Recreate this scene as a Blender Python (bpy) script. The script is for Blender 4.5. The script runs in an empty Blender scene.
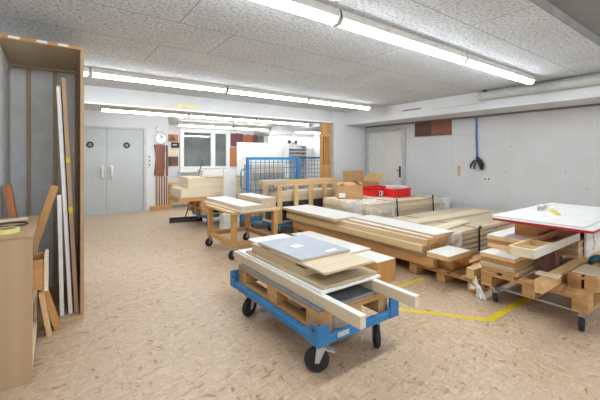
import bpy, bmesh, math, random
from mathutils import Vector, Matrix
from mathutils.noise import noise as noise_at
random.seed(7)
S = bpy.context.scene
COL = S.collection
PI = math.pi

# ------------------------------------------------------------------ colours and materials
def lin(c):
    o = []
    for v in c:
        v /= 255.0
        o.append(v/12.92 if v <= 0.04045 else ((v+0.055)/1.055)**2.4)
    return (*o, 1.0)

MATS = {}
def newmat(name):
    m = bpy.data.materials.new(name); m.use_nodes = True
    nt = m.node_tree; b = nt.nodes['Principled BSDF']
    MATS[name] = m
    return m, nt, b

def N(nt, kind, **kw):
    n = nt.nodes.new(kind)
    for k, v in kw.items(): setattr(n, k, v)
    return n

def coords(nt, scale=(1,1,1), rot=(0,0,0), rnd=True):
    tc = N(nt, 'ShaderNodeTexCoord'); mp = N(nt, 'ShaderNodeMapping')
    mp.inputs['Scale'].default_value = scale; mp.inputs['Rotation'].default_value = rot
    if rnd:
        oi = N(nt, 'ShaderNodeObjectInfo')
        ml = N(nt, 'ShaderNodeMath', operation='MULTIPLY'); ml.inputs[1].default_value = 37.0
        nt.links.new(oi.outputs['Random'], ml.inputs[0])
        ad = N(nt, 'ShaderNodeVectorMath', operation='ADD')
        nt.links.new(tc.outputs['Object'], ad.inputs[0]); nt.links.new(ml.outputs[0], ad.inputs[1])
        nt.links.new(ad.outputs[0], mp.inputs['Vector'])
    else:
        nt.links.new(tc.outputs['Object'], mp.inputs['Vector'])
    return mp.outputs['Vector']

def ramp(nt, fac, stops):
    r = N(nt, 'ShaderNodeValToRGB')
    el = r.color_ramp.elements
    while len(el) < len(stops): el.new(0.5)
    for e, (p, c) in zip(el, stops): e.position = p; e.color = c
    nt.links.new(fac, r.inputs['Fac'])
    return r.outputs['Color']

def bump(nt, b, h, strength=0.2, dist=0.01):
    bp = N(nt, 'ShaderNodeBump'); bp.inputs['Strength'].default_value = strength; bp.inputs['Distance'].default_value = dist
    nt.links.new(h, bp.inputs['Height']); nt.links.new(bp.outputs['Normal'], b.inputs['Normal'])

def noise(nt, vec, scale, detail=4, rough=0.55):
    n = N(nt, 'ShaderNodeTexNoise'); n.inputs['Scale'].default_value = scale
    n.inputs['Detail'].default_value = detail; n.inputs['Roughness'].default_value = rough
    nt.links.new(vec, n.inputs['Vector'])
    return n.outputs['Fac']

def plain(name, c, rough=0.5, metal=0.0, var=0.06, nscale=8.0, bmp=0.0):
    m, nt, b = newmat(name)
    v = coords(nt); f = noise(nt, v, nscale)
    hi = tuple(min(255, x*(1+var)) for x in c); lo = tuple(x*(1-var) for x in c)
    nt.links.new(ramp(nt, f, [(0.3, lin(lo)), (0.7, lin(hi))]), b.inputs['Base Color'])
    b.inputs['Roughness'].default_value = rough; b.inputs['Metallic'].default_value = metal
    if bmp: bump(nt, b, noise(nt, v, nscale*6), bmp, 0.004)
    return m

def wood(name, c1, c2, axis='Y', rough=0.6, grain=26.0):
    m, nt, b = newmat(name)
    sc = {'X': (0.06, 1, 1), 'Y': (1, 0.06, 1), 'Z': (1, 1, 0.06)}[axis]
    v = coords(nt, sc)
    f = noise(nt, v, grain, 6, 0.6)
    f2 = noise(nt, v, grain*0.22, 2)
    mx = N(nt, 'ShaderNodeMath', operation='MULTIPLY_ADD'); mx.inputs[1].default_value = 0.6
    nt.links.new(f2, mx.inputs[0]); 
    m2 = N(nt, 'ShaderNodeMath', operation='MULTIPLY'); m2.inputs[1].default_value = 0.4
    nt.links.new(f, m2.inputs[0]); nt.links.new(m2.outputs[0], mx.inputs[2])
    nt.links.new(ramp(nt, mx.outputs[0], [(0.34, lin(c2)), (0.62, lin(c1))]), b.inputs['Base Color'])
    b.inputs['Roughness'].default_value = rough
    bump(nt, b, f, 0.12, 0.003)
    return m

def woods(name, c1, c2, **k):
    for a in 'XYZ': wood(name + '_' + a, c1, c2, a, **k)

woods('pine', (222,190,142), (200,162,112))
woods('pale', (230,216,190), (214,195,163))
woods('pallet', (204,162,110), (156,112,68))
woods('honey', (206,158,98), (176,126,72))
woods('mdf', (202,184,154), (186,166,134))
woods('ply', (192,162,128), (172,140,106), grain=10.0)
woods('wrapped', (212,196,170), (190,170,142))
woods('walnut', (112,82,66), (76,54,42))
woods('redwood', (142,90,70), (102,60,46))
plain('white_film', (232,231,228), 0.35, var=0.02)
plain('white_paint', (216,217,219), 0.55, var=0.015, nscale=3)
plain('dimmed_white_paint', (203,204,204), 0.6, var=0.015, nscale=3)  # white wall paint, darkened in colour to offset the strip lights close by
plain('tray_paint', (208,207,194), 0.5, var=0.02)
plain('offwhite', (216,215,210), 0.5, var=0.03)
plain('grey_panel', (232,236,238), 0.6, var=0.03)
plain('dark_panel', (112,116,120), 0.5, var=0.10, nscale=14)
plain('blue_grey', (158,163,175), 0.45, var=0.04)
plain('blue', (44,122,180), 0.4, var=0.06)
plain('rubber', (34,34,36), 0.7, var=0.15)
plain('black', (26,27,30), 0.5, var=0.1)
plain('charcoal', (58,60,64), 0.6, var=0.1)
plain('steel', (168,170,172), 0.35, metal=0.8, var=0.05)
plain('zinc', (190,192,194), 0.45, metal=0.3, var=0.05)
plain('red_plastic', (214,28,34), 0.35, var=0.05)
plain('red_edge', (172,28,44), 0.45, var=0.05)
plain('yellow', (212,186,34), 0.5, var=0.08)
plain('pale_yellow', (222,214,140), 0.6, var=0.08)
plain('cardboard', (190,150,106), 0.8, var=0.05)
plain('cardboard_in', (164,124,84), 0.85, var=0.06)
plain('paper', (236,236,234), 0.6, var=0.02)
plain('paper_grey', (190,192,196), 0.6, var=0.06, nscale=40)
plain('door_grey', (184,187,189), 0.5, var=0.015)
plain('duct', (186,187,186), 0.45, var=0.03)
plain('teal', (30,70,84), 0.8, var=0.15)
plain('cable_blue', (40,110,176), 0.45)
plain('plum', (112,58,70), 0.6, var=0.08)
plain('skin_pink', (208,164,140), 0.7, var=0.06)
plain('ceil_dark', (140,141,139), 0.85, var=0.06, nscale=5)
woods('orange_wood', (190,120,74), (150,82,50))

def mk_ceiling():
    m, nt, b = newmat('wood_wool')
    v = coords(nt, rnd=False)
    n1 = noise(nt, v, 40, 6, 0.8); n2 = noise(nt, v, 1.6, 3)
    n3 = noise(nt, v, 110, 2, 0.6)
    base = ramp(nt, n1, [(0.35, lin((112,114,117))), (0.44, lin((184,187,191))), (0.50, lin((212,216,220))), (0.62, lin((226,230,235)))])
    mul = N(nt, 'ShaderNodeMix', data_type='RGBA', blend_type='MULTIPLY'); mul.inputs['Factor'].default_value = 1.0
    nt.links.new(base, mul.inputs['A'])
    nt.links.new(ramp(nt, n2, [(0.3, (0.86,0.86,0.86,1)), (0.7, (1,1,1,1))]), mul.inputs['B'])
    # panel joints, boards 2.0 x 0.68 m in running bond
    br = N(nt, 'ShaderNodeTexBrick'); br.offset = 0.76; br.offset_frequency = 2
    mp = N(nt, 'ShaderNodeMapping'); mp.inputs['Location'].default_value = (-0.08, -0.65, 0)
    nt.links.new(v, mp.inputs['Vector']); nt.links.new(mp.outputs[0], br.inputs['Vector'])
    br.inputs['Scale'].default_value = 1.0; br.inputs['Brick Width'].default_value = 2.0; br.inputs['Row Height'].default_value = 0.68
    br.inputs['Mortar Size'].default_value = 0.006; br.inputs['Mortar Smooth'].default_value = 0.2
    mj = N(nt, 'ShaderNodeMix', data_type='RGBA', blend_type='MIX')
    sc = N(nt, 'ShaderNodeMath', operation='MULTIPLY'); sc.inputs[1].default_value = 0.62
    nt.links.new(br.outputs['Fac'], sc.inputs[0]); nt.links.new(sc.outputs[0], mj.inputs['Factor'])
    nt.links.new(mul.outputs['Result'], mj.inputs['A']); mj.inputs['B'].default_value = lin((120,119,117))
    nt.links.new(mj.outputs['Result'], b.inputs['Base Color'])
    b.inputs['Roughness'].default_value = 0.95
    bump(nt, b, n3, 0.55, 0.012)
mk_ceiling()

def mk_osb():
    m, nt, b = newmat('osb')
    cols = []
    for i, (rot, s) in enumerate(((0.25, 58), (1.35, 66), (2.4, 52))):
        vr = coords(nt, (1,1,1), (0, 0, rot), rnd=False)
        mpx = N(nt, 'ShaderNodeMapping'); mpx.inputs['Scale'].default_value = (1.0, 0.3, 1.0); nt.links.new(vr, mpx.inputs['Vector']); v = mpx.outputs['Vector']
        # jitter the flakes
        ns = N(nt, 'ShaderNodeTexNoise'); ns.inputs['Scale'].default_value = 9; nt.links.new(v, ns.inputs['Vector'])
        ad = N(nt, 'ShaderNodeVectorMath', operation='MULTIPLY_ADD'); ad.inputs[1].default_value = (0.02, 0.02, 0.0)
        nt.links.new(ns.outputs['Color'], ad.inputs[0]); nt.links.new(v, ad.inputs[2])
        vo = N(nt, 'ShaderNodeTexVoronoi', voronoi_dimensions='2D'); vo.inputs['Scale'].default_value = s
        nt.links.new(ad.outputs[0], vo.inputs['Vector'])
        sp = N(nt, 'ShaderNodeSeparateColor'); nt.links.new(vo.outputs['Color'], sp.inputs[0])
        cols.append(sp.outputs)
    a1 = N(nt, 'ShaderNodeMath', operation='GREATER_THAN'); a1.inputs[1].default_value = 0.5
    nt.links.new(cols[0][1], a1.inputs[0])
    a2 = N(nt, 'ShaderNodeMath', operation='GREATER_THAN'); a2.inputs[1].default_value = 0.55
    nt.links.new(cols[1][1], a2.inputs[0])
    def mixf(f, A, B):
        x = N(nt, 'ShaderNodeMix', data_type='FLOAT'); nt.links.new(f, x.inputs['Factor'])
        nt.links.new(A, x.inputs['A']); nt.links.new(B, x.inputs['B']); return x.outputs['Result']
    val = mixf(a2.outputs[0], mixf(a1.outputs[0], cols[2][0], cols[0][0]), cols[1][0])
    v0 = coords(nt, rnd=False)
    fine = noise(nt, v0, 60, 4)
    big = noise(nt, v0, 0.9, 3)
    c = ramp(nt, val, [(0.0, lin((158,124,94))), (0.04, lin((180,152,123))), (0.14, lin((190,165,138))), (0.65, lin((197,173,147))), (1.0, lin((207,186,161)))])
    mul = N(nt, 'ShaderNodeMix', data_type='RGBA', blend_type='MULTIPLY'); mul.inputs['Factor'].default_value = 1.0
    nt.links.new(c, mul.inputs['A'])
    nt.links.new(ramp(nt, fine, [(0.3, (0.9,0.89,0.88,1)), (0.7, (1,1,1,1))]), mul.inputs['B'])
    mu2 = N(nt, 'ShaderNodeMix', data_type='RGBA', blend_type='MULTIPLY'); mu2.inputs['Factor'].default_value = 1.0
    nt.links.new(mul.outputs['Result'], mu2.inputs['A'])
    nt.links.new(ramp(nt, big, [(0.35, (0.93,0.91,0.89,1)), (0.65, (1,1,1,1))]), mu2.inputs['B'])
    br = N(nt, 'ShaderNodeTexBrick'); br.offset = 0.5
    mp = N(nt, 'ShaderNodeMapping'); mp.inputs['Rotation'].default_value = (0,0,PI/2); mp.inputs['Location'].default_value = (0.3, -0.36, 0)
    nt.links.new(v0, mp.inputs['Vector']); nt.links.new(mp.outputs[0], br.inputs['Vector'])
    br.inputs['Scale'].default_value = 1.0; br.inputs['Brick Width'].default_value = 2.5; br.inputs['Row Height'].default_value = 0.675
    br.inputs['Mortar Size'].default_value = 0.0022; br.inputs['Mortar Smooth'].default_value = 0.3
    mj = N(nt, 'ShaderNodeMix', data_type='RGBA', blend_type='MIX')
    sc = N(nt, 'ShaderNodeMath', operation='MULTIPLY'); sc.inputs[1].default_value = 0.35
    nt.links.new(br.outputs['Fac'], sc.inputs[0]); nt.links.new(sc.outputs[0], mj.inputs['Factor'])
    nt.links.new(mu2.outputs['Result'], mj.inputs['A']); mj.inputs['B'].default_value = lin((104,84,66))
    nt.links.new(mj.outputs['Result'], b.inputs['Base Color'])
    rr = ramp(nt, big, [(0.3, (0.36,)*3+(1,)), (0.7, (0.52,)*3+(1,))])
    nt.links.new(rr, b.inputs['Roughness'])
    bump(nt, b, fine, 0.05, 0.002)
mk_osb()

def mk_wall_right():
    m, nt, b = newmat('wall_board')
    v = coords(nt, rnd=False)
    f = noise(nt, v, 2.0)
    base = ramp(nt, f, [(0.3, lin((204,205,207))), (0.7, lin((212,213,215)))])
    vo = N(nt, 'ShaderNodeTexVoronoi'); vo.inputs['Scale'].default_value = 3.4; nt.links.new(v, vo.inputs['Vector'])
    lt = N(nt, 'ShaderNodeMath', operation='LESS_THAN'); lt.inputs[1].default_value = 0.07; nt.links.new(vo.outputs['Distance'], lt.inputs[0])
    sc = N(nt, 'ShaderNodeMath', operation='MULTIPLY'); sc.inputs[1].default_value = 0.35; nt.links.new(lt.outputs[0], sc.inputs[0])
    mx = N(nt, 'ShaderNodeMix', data_type='RGBA'); nt.links.new(sc.outputs[0], mx.inputs['Factor'])
    nt.links.new(base, mx.inputs['A']); mx.inputs['B'].default_value = lin((150,150,152))
    nt.links.new(mx.outputs['Result'], b.inputs['Base Color']); b.inputs['Roughness'].default_value = 0.55
mk_wall_right()

def mk_emit(name, c, s):
    m, nt, b = newmat(name)
    b.inputs['Base Color'].default_value = c
    b.inputs['Emission Color'].default_value = c; b.inputs['Emission Strength'].default_value = s
mk_emit('tube', (0.90, 0.965, 1.0, 1), 35.0)
mk_emit('daylight', (0.93, 0.97, 1.0, 1), 6.0)

def mk_glass():
    m, nt, b = newmat('dark_glass')
    v = coords(nt, rnd=False)
    nt.links.new(ramp(nt, noise(nt, v, 1.5), [(0.3, lin((84,88,90))), (0.7, lin((120,124,124)))]), b.inputs['Base Color'])
    b.inputs['Roughness'].default_value = 0.03; b.inputs['Specular IOR Level'].default_value = 0.9
    b.inputs['Coat Weight'].default_value = 0.6; b.inputs['Coat Roughness'].default_value = 0.02
mk_glass()

def mk_film():
    m, nt, b = newmat('plastic_film')
    b.inputs['Base Color'].default_value = (0.98, 0.97, 0.96, 1); b.inputs['Roughness'].default_value = 0.16
    v = coords(nt); f = noise(nt, v, 2.6, 2, 0.5)
    nt.links.new(ramp(nt, f, [(0.35, (0.22,)*3+(1,)), (0.65, (0.6,)*3+(1,))]), b.inputs['Alpha'])
    bump(nt, b, noise(nt, v, 9, 2, 0.5), 0.4, 0.02)
mk_film()

def mk_striped():
    m, nt, b = newmat('striped_wood')
    v = coords(nt, rnd=False)
    w = N(nt, 'ShaderNodeTexWave', wave_type='BANDS', bands_direction='X'); w.inputs['Scale'].default_value = 5.2
    w.inputs['Distortion'].default_value = 0.3; nt.links.new(v, w.inputs['Vector'])
    nt.links.new(ramp(nt, w.outputs['Fac'], [(0.35, lin((96,58,46))), (0.6, lin((206,184,166)))]), b.inputs['Base Color'])
    b.inputs['Roughness'].default_value = 0.5
mk_striped()

# ------------------------------------------------------------------ mesh helper
class MB:
    def __init__(s): s.bm = bmesh.new()
    def box(s, x0, x1, y0, y1, z0, z1):
        vs = [s.bm.verts.new(p) for p in ((x0,y0,z0),(x1,y0,z0),(x1,y1,z0),(x0,y1,z0),(x0,y0,z1),(x1,y0,z1),(x1,y1,z1),(x0,y1,z1))]
        for f in ((3,2,1,0),(4,5,6,7),(0,1,5,4),(1,2,6,5),(2,3,7,6),(3,0,4,7)): s.bm.faces.new([vs[i] for i in f])
        return s
    def hexa(s, b, t):   # four bottom points, four top points, counterclockwise from above
        vs = [s.bm.verts.new(p) for p in list(b)+list(t)]
        for f in ((3,2,1,0),(4,5,6,7),(0,1,5,4),(1,2,6,5),(2,3,7,6),(3,0,4,7)): s.bm.faces.new([vs[i] for i in f])
        return s
    def prism(s, pts, axis, a, b):   # 2D outline extruded along axis
        def mk(p, t):
            return {'X': (t, p[0], p[1]), 'Y': (p[0], t, p[1]), 'Z': (p[0], p[1], t)}[axis]
        A = [s.bm.verts.new(mk(p, a)) for p in pts]; Bv = [s.bm.verts.new(mk(p, b)) for p in pts]
        n = len(pts)
        s.bm.faces.new(A[::-1]); s.bm.faces.new(Bv)
        for i in range(n): s.bm.faces.new([A[i], A[(i+1) % n], Bv[(i+1) % n], Bv[i]])
        return s
    def tube(s, pts, r, n=8, cap=True):
        pts = [Vector(p) for p in pts]; rings = []
        up = Vector((0.31, 0.17, 0.93))
        for i, p in enumerate(pts):
            t = (pts[min(i+1, len(pts)-1)] - pts[max(i-1, 0)]).normalized()
            a = t.cross(up)
            if a.length < 1e-3: a = t.cross(Vector((1,0,0)))
            a.normalize(); c = t.cross(a)
            rr = r[i] if isinstance(r, (list, tuple)) else r
            rings.append([s.bm.verts.new(p + a*math.cos(2*PI*k/n)*rr + c*math.sin(2*PI*k/n)*rr) for k in range(n)])
        for A, Bq in zip(rings, rings[1:]):
            for k in range(n): s.bm.faces.new([A[k], A[(k+1) % n], Bq[(k+1) % n], Bq[k]])
        if cap: s.bm.faces.new(rings[0][::-1]); s.bm.faces.new(rings[-1])
        return s
    def lathe(s, c, axis, prof, n=20):   # prof: list of (offset along axis, radius); axis is a unit vector
        ax = Vector(axis).normalized(); u = ax.orthogonal().normalized(); w = ax.cross(u); c = Vector(c); rings = []
        for t, r in prof:
            rings.append([s.bm.verts.new(c + ax*t + u*math.cos(2*PI*k/n)*r + w*math.sin(2*PI*k/n)*r) for k in range(n)])
        for A, Bq in zip(rings, rings[1:]):
            for k in range(n): s.bm.faces.new([A[k], A[(k+1) % n], Bq[(k+1) % n], Bq[k]])
        if prof[0][1] > 1e-6: s.bm.faces.new(rings[0][::-1])
        if prof[-1][1] > 1e-6: s.bm.faces.new(rings[-1])
        return s
    def torus(s, c, axis, R, r, n=24, m=8):
        ax = Vector(axis).normalized(); u = ax.orthogonal().normalized(); w = ax.cross(u); c = Vector(c); rings = []
        for k in range(n):
            d = u*math.cos(2*PI*k/n) + w*math.sin(2*PI*k/n)
            rings.append([s.bm.verts.new(c + d*(R + r*math.cos(2*PI*j/m)) + ax*r*math.sin(2*PI*j/m)) for j in range(m)])
        for k in range(n):
            A, Bq = rings[k], rings[(k+1) % n]
            for j in range(m): s.bm.faces.new([A[j], Bq[j], Bq[(j+1) % m], A[(j+1) % m]])
        return s
    def rot(s, ang, c, axis='Z'):
        bmesh.ops.rotate(s.bm, verts=s.bm.verts, cent=Vector(c), matrix=Matrix.Rotation(ang, 3, axis)); return s
    def build(s, name, mat, parent=None, bevel=0.0, smooth=False):
        bm = s.bm
        bmesh.ops.recalc_face_normals(bm, faces=bm.faces)
        co = [v.co for v in bm.verts]
        lo = Vector([min(c[i] for c in co) for i in range(3)]); hi = Vector([max(c[i] for c in co) for i in range(3)])
        org = Vector(((lo.x+hi.x)/2, (lo.y+hi.y)/2, lo.z if parent is None else (lo.z+hi.z)/2))
        bmesh.ops.translate(bm, verts=bm.verts, vec=-org)
        me = bpy.data.meshes.new(name); bm.to_mesh(me); bm.free()
        if smooth:
            for p in me.polygons: p.use_smooth = True
        me.materials.append(MATS[mat])
        o = bpy.data.objects.new(name, me); COL.objects.link(o)
        if parent is not None:
            o.parent = parent; o.location = org - WP[parent.name]
        else: o.location = org
        WP[o.name] = org
        if bevel:
            md = o.modifiers.new('bevel', 'BEVEL'); md.width = bevel; md.segments = 2; md.limit_method = 'ANGLE'
        return o
WP = {}

def tag(o, label, cat, group=None, kind=None):
    o['label'] = label; o['category'] = cat
    if group: o['group'] = group
    if kind: o['kind'] = kind
    return o
def thing(name, label, cat, loc, group=None):
    o = bpy.data.objects.new(name, None); COL.objects.link(o); o.location = loc; o.empty_display_size = 0.1
    WP[o.name] = Vector(loc)
    return tag(o, label, cat, group)
def box(*a): return MB().box(*a)
def struct(name, mb, mat, label=None, **k):
    o = mb.build(name, mat, None, **k); o['kind'] = 'structure'
    if label: o['label'] = label
    return o
def board(name, label, cat, mat, d, group=None, facing=None, rz=0.0, bevel=0.003, ft=0.003):
    """a board as one mesh, or with a thin facing sheet on top as a part"""
    x0,x1,y0,y1,z0,z1 = d; c = ((x0+x1)/2, (y0+y1)/2, z0)
    if not facing:
        return tag(box(*d).rot(rz, c).build(name, mat, None, bevel), label, cat, group)
    t = thing(name, label, cat, c, group)
    box(x0,x1,y0,y1,z0,z1-ft).rot(rz, c).build('core', mat, t, bevel)
    f = box(x0,x1,y0,y1,z1-ft,z1).rot(rz, c).build('facing', facing, t)
    f['label'] = 'white laminated top face' if facing != 'blue_grey' else 'blue grey laminated top face'
    return t

def caster(parent, x, y, ztop, r=0.06, ang=0.0, brake=False, w=0.03, fork='zinc'):
    """fork with plate as a part of the trolley, tyre and hub as its sub-parts"""
    ca, sa = math.cos(ang), math.sin(ang)
    off = 0.35*r; wx, wy = x + ca*off, y + sa*off
    ax = Vector((-sa, ca, 0))
    m = MB().box(x-0.045, x+0.045, y-0.04, y+0.04, ztop-0.006, ztop)
    m.lathe((x, y, ztop-0.03), (0,0,1), [(0,0.028),(0.024,0.028)], 12)
    for sd in (-1, 1):
        o = ax*sd*(w/2+0.006)
        a = Vector((x, y, ztop-0.03)) + o; b = Vector((wx, wy, r)) + o
        d = Vector((ca, sa, 0))
        t = ax*0.0025
        P = [a-d*0.03-t, a+d*0.03-t, b+d*0.014-t-Vector((0,0,0.014)), b-d*0.014-t-Vector((0,0,0.014))]
        Q = [p+2*t for p in P]
        m.hexa(P, Q)
    m.tube([Vector((wx,wy,r))-ax*(w/2+0.014), Vector((wx,wy,r))+ax*(w/2+0.014)], 0.008, 8)
    c = m.build('caster', fork, parent, 0.001)
    h = w/2
    MB().lathe((wx,wy,r), ax, [(-h,0.62*r),(-h,0.86*r),(-h*0.7,0.96*r),(0,r),(h*0.7,0.96*r),(h,0.86*r),(h,0.62*r)], 24).build('tyre', 'rubber', c, smooth=False)
    MB().lathe((wx,wy,r), ax, [(-h*0.8,0.14*r),(-h*0.9,0.3*r),(-h*0.5,0.5*r),(-h*0.9,0.62*r),(h*0.9,0.62*r),(h*0.5,0.5*r),(h*0.9,0.3*r),(h*0.8,0.14*r)], 20).build('hub', 'charcoal' if fork == 'zinc' else 'steel', c)
    if brake:
        d = Vector((ca, sa, 0)); p = Vector((x,y,ztop-0.045))
        q = p + d*(-0.085) + Vector((0,0,-0.0))
        n = ax*0.03
        up = Vector((0,0,0.008))
        MB().hexa([p-n-d*0.02, p+n-d*0.02, q+n*0.8-Vector((0,0,.02)), q-n*0.8-Vector((0,0,.02))], [p-n+up-d*0.02, p+n+up-d*0.02, q+n*0.8+up-Vector((0,0,.02)), q-n*0.8+up-Vector((0,0,.02))]).build('brake_pedal', 'zinc', c, 0.001)
    return c

def pallet(label, x0, y0, z0, lx, ly, along='Y', group='wooden pallets', mat='pallet', hs=1.0):
    """pallet with deck boards along its long side, blocks and base boards"""
    t = thing('wooden_pallet', label, 'pallet', (x0+lx/2, y0+ly/2, z0), group)
    g = mat + '_' + along; cr = mat + ('_X' if along == 'Y' else '_Y')
    L, W = (ly, lx) if along == 'Y' else (lx, ly)
    def bx(l0, l1, w0, w1, a, b):
        return box(x0+w0, x0+w1, y0+l0, y0+l1, z0+a*hs, z0+b*hs) if along == 'Y' else box(x0+l0, x0+l1, y0+w0, y0+w1, z0+a*hs, z0+b*hs)
    wd = [0.145, 0.1, 0.145, 0.1, 0.145]
    n = 5 if W > 0.5 else 2
    wd = wd[:n] if n == 5 else [W*0.44]*2
    gap = (W - sum(wd))/(n-1); p = 0
    for k in range(n):
        bx(0, L, p, p+wd[k], 0.122, 0.144).build('deck_board', g, t, 0.003); p += wd[k]+gap
    ls = [0, L/2-0.0725, L-0.145]
    for l in ls: bx(l, l+0.145, 0, W, 0.1, 0.122).build('cross_board', cr, t, 0.003)
    ws = [(0,0.1), (W/2-0.05, W/2+0.05), (W-0.1, W)] if W > 0.5 else [(0,0.09),(W-0.09,W)]
    for l in ls:
        for w0, w1 in ws: bx(l, l+0.145, w0, w1, 0.022, 0.1).build('block', cr, t, 0.004)
    for w0, w1 in ws: bx(0, L, w0, w1, 0.0, 0.022).build('base_board', g, t, 0.003)
    return t

# ------------------------------------------------------------------ the room
H = 2.46; HB = 2.18
struct('floor', box(-1.1, 9.2, -3.2, 12.0, -0.1, 0.0), 'osb')
struct('ceiling', box(-1.1, 6.6, 1.0, 6.1, H, H+0.1), 'wood_wool')
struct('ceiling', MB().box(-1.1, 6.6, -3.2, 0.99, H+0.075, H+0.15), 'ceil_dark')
struct('ceiling', box(-1.1, 9.2, 6.3, 12.0, H, H+0.1), 'offwhite')
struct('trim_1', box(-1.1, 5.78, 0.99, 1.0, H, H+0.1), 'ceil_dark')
struct('wall_left', box(-1.1, -0.98, -3.2, 9.3, 0, H+0.15), 'white_paint')
struct('wall_right', box(6.5, 6.6, -3.2, 6.1, 0, H+0.15), 'wall_board')
# partition with the wide opening towards the back hall
m = MB().box(5.36, 9.2, 6.1, 6.3, 0, H+0.1)
struct('wall_header', box(-0.98, 5.36, 6.1, 6.3, HB, H+0.1), 'dimmed_white_paint')
struct('wall_partition', m, 'white_paint')
# back wall with the double door (x 0.0 .. 1.9), return and window wall
m = MB().box(-0.98, 0.02, 9.3, 9.42, 0, H+0.1); m.box(1.88, 2.42, 9.3, 9.42, 0, H+0.1); m.box(0.02, 1.88, 9.3, 9.42, 2.10, H+0.1)
m.box(2.30, 2.42, 9.42, 11.6, 0, H+0.1)
struct('wall_back', m, 'white_paint')
wx0, wx1, wz0, wz1 = 3.46, 5.10, 0.98, 2.32
m = MB().box(2.30, wx0, 11.6, 11.75, 0, H+0.1); m.box(wx1, 6.8, 11.6, 11.75, 0, H+0.1)
m.box(wx0, wx1, 11.6, 11.75, 0, wz0); m.box(wx0, wx1, 11.6, 11.75, wz1, H+0.1)
m.box(6.8, 9.2, 11.6, 11.75, 0, 1.75); m.box(6.8, 9.2, 11.6, 11.75, 2.26, H+0.1)
struct('wall_window', m, 'white_paint')
struct('wall_far_right', box(9.05, 9.2, 6.3, 11.6, 0, H+0.1), 'white_paint')
struct('trim_2', box(6.2, 6.9, 6.3, 11.6, 2.26, H), 'duct')
# soffit along the right wall
m = MB().box(5.78, 6.5, -3.2, 6.1, 2.15, H+0.15)
struct('trim_3', m, 'white_paint', bevel=0.006)
struct('trim_4', box(5.755, 5.78, -3.2, 6.1, 2.15, 2.19), 'white_paint', bevel=0.004)
struct('trim_5', box(6.46, 6.5, -3.2, 6.09, 2.12, 2.15), 'dark_panel')
# seams of the wall boards
for k, y in enumerate((3.76, 2.72, 1.55)):
    struct('trim_%d' % (6+k), box(6.494, 6.5, y-0.006, y+0.006, 0.0, 2.12), 'offwhite')
struct('trim_9', box(6.494, 6.5, 3.3, 4.86, 1.80, 1.808), 'duct')
struct('trim_10', box(-0.98, 5.36, 6.085, 6.1, HB, HB+0.03), 'white_film')

# double door, door_1
d1 = bpy.data.objects.new('door_1', None); COL.objects.link(d1); d1.location = (0.95, 9.3, 0); d1['kind'] = 'structure'; WP['door_1'] = Vector((0.95, 9.3, 0))
m = MB().box(0.02, 0.07, 9.25, 9.36, 0, 2.10); m.box(1.81, 1.88, 9.25, 9.36, 0, 2.10); m.box(0.07, 1.81, 9.25, 9.36, 2.05, 2.10)
m.build('door_frame', 'duct', d1, 0.004)
for x0, x1, hx, lx in ((0.07, 0.998, 0.90, 0.66), (1.002, 1.81, 1.10, 1.43)):
    lf = box(x0, x1, 9.28, 9.34, 0.01, 2.05).build('door_leaf', 'door_grey', d1, 0.004)
    hd = MB().box(hx-0.035, hx+0.035, 9.262, 9.28, 0.84, 1.18); hd.tube([(hx, 9.275, 0.87), (hx, 9.225, 0.9), (hx, 9.225, 1.12), (hx, 9.275, 1.15)], 0.022, 8)
    h = hd.build('door_handle', 'offwhite', lf); h['label'] = 'white pull handle on a backplate'
    ds = MB().lathe((lx, 9.28, 1.66), (0,-1,0), [(0.0,0.075),(0.004,0.075)], 24).build('door_sign', 'black', lf); ds['label'] = 'round black sign'
    pm = MB().box(lx-0.025, lx-0.01, 9.2745, 9.2765, 1.63, 1.685); pm.box(lx+0.0, lx+0.03, 9.2745, 9.2765, 1.67, 1.685); pm.box(lx+0.0, lx+0.03, 9.2745, 9.2765, 1.63, 1.645); pm.box(lx+0.02, lx+0.03, 9.2745, 9.2765, 1.63, 1.685)
    pm.build('sign_mark', 'paper_grey', lf)
# door_2 on the right wall
d2 = bpy.data.objects.new('door_2', None); COL.objects.link(d2); d2.location = (6.5, 5.5, 0); d2['kind'] = 'structure'; WP['door_2'] = Vector((6.5, 5.5, 0))
m = MB().box(6.44, 6.5, 4.88, 4.96, 0, 2.04); m.box(6.44, 6.5, 6.0, 6.08, 0, 2.04); m.box(6.44, 6.5, 4.96, 6.0, 1.98, 2.04)
m.build('door_frame', 'zinc', d2, 0.004)
lf = box(6.47, 6.499, 4.96, 6.0, 0.01, 1.98).build('door_leaf', 'offwhite', d2, 0.003)
MB().box(6.462, 6.47, 5.0, 5.05, 0.9, 1.16).tube([(6.47,5.025,1.06),(6.43,5.025,1.06),(6.43,5.10,1.06)], 0.009, 8).build('door_handle', 'charcoal', lf)
# window_1 in the back hall
w1 = bpy.data.objects.new('window_1', None); COL.objects.link(w1); w1.location = (4.28, 11.6, wz0); w1['kind'] = 'structure'; WP['window_1'] = Vector((4.28, 11.6, wz0))
fr = MB()
for a in ((wx0-0.07, wx0+0.06, 11.55, 11.7, wz0-0.06, wz1+0.04), (wx1-0.06, wx1+0.06, 11.55, 11.7, wz0-0.06, wz1+0.04), (wx0+0.06, wx1-0.06, 11.55, 11.7, wz0-0.06, wz0+0.08), (wx0+0.06, wx1-0.06, 11.55, 11.7, wz1-0.10, wz1+0.04), (4.46, 4.62, 11.55, 11.7, wz0+0.08, wz1-0.10)): fr.box(*a)
fr.build('window_frame', 'white_film', w1, 0.006)
box(wx0+0.06, 4.46, 11.63, 11.64, wz0+0.08, wz1-0.10).build('pane', 'dark_glass', w1)
box(4.62, wx1-0.06, 11.63, 11.64, wz0+0.08, wz1-0.10).build('pane', 'dark_glass', w1)
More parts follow.
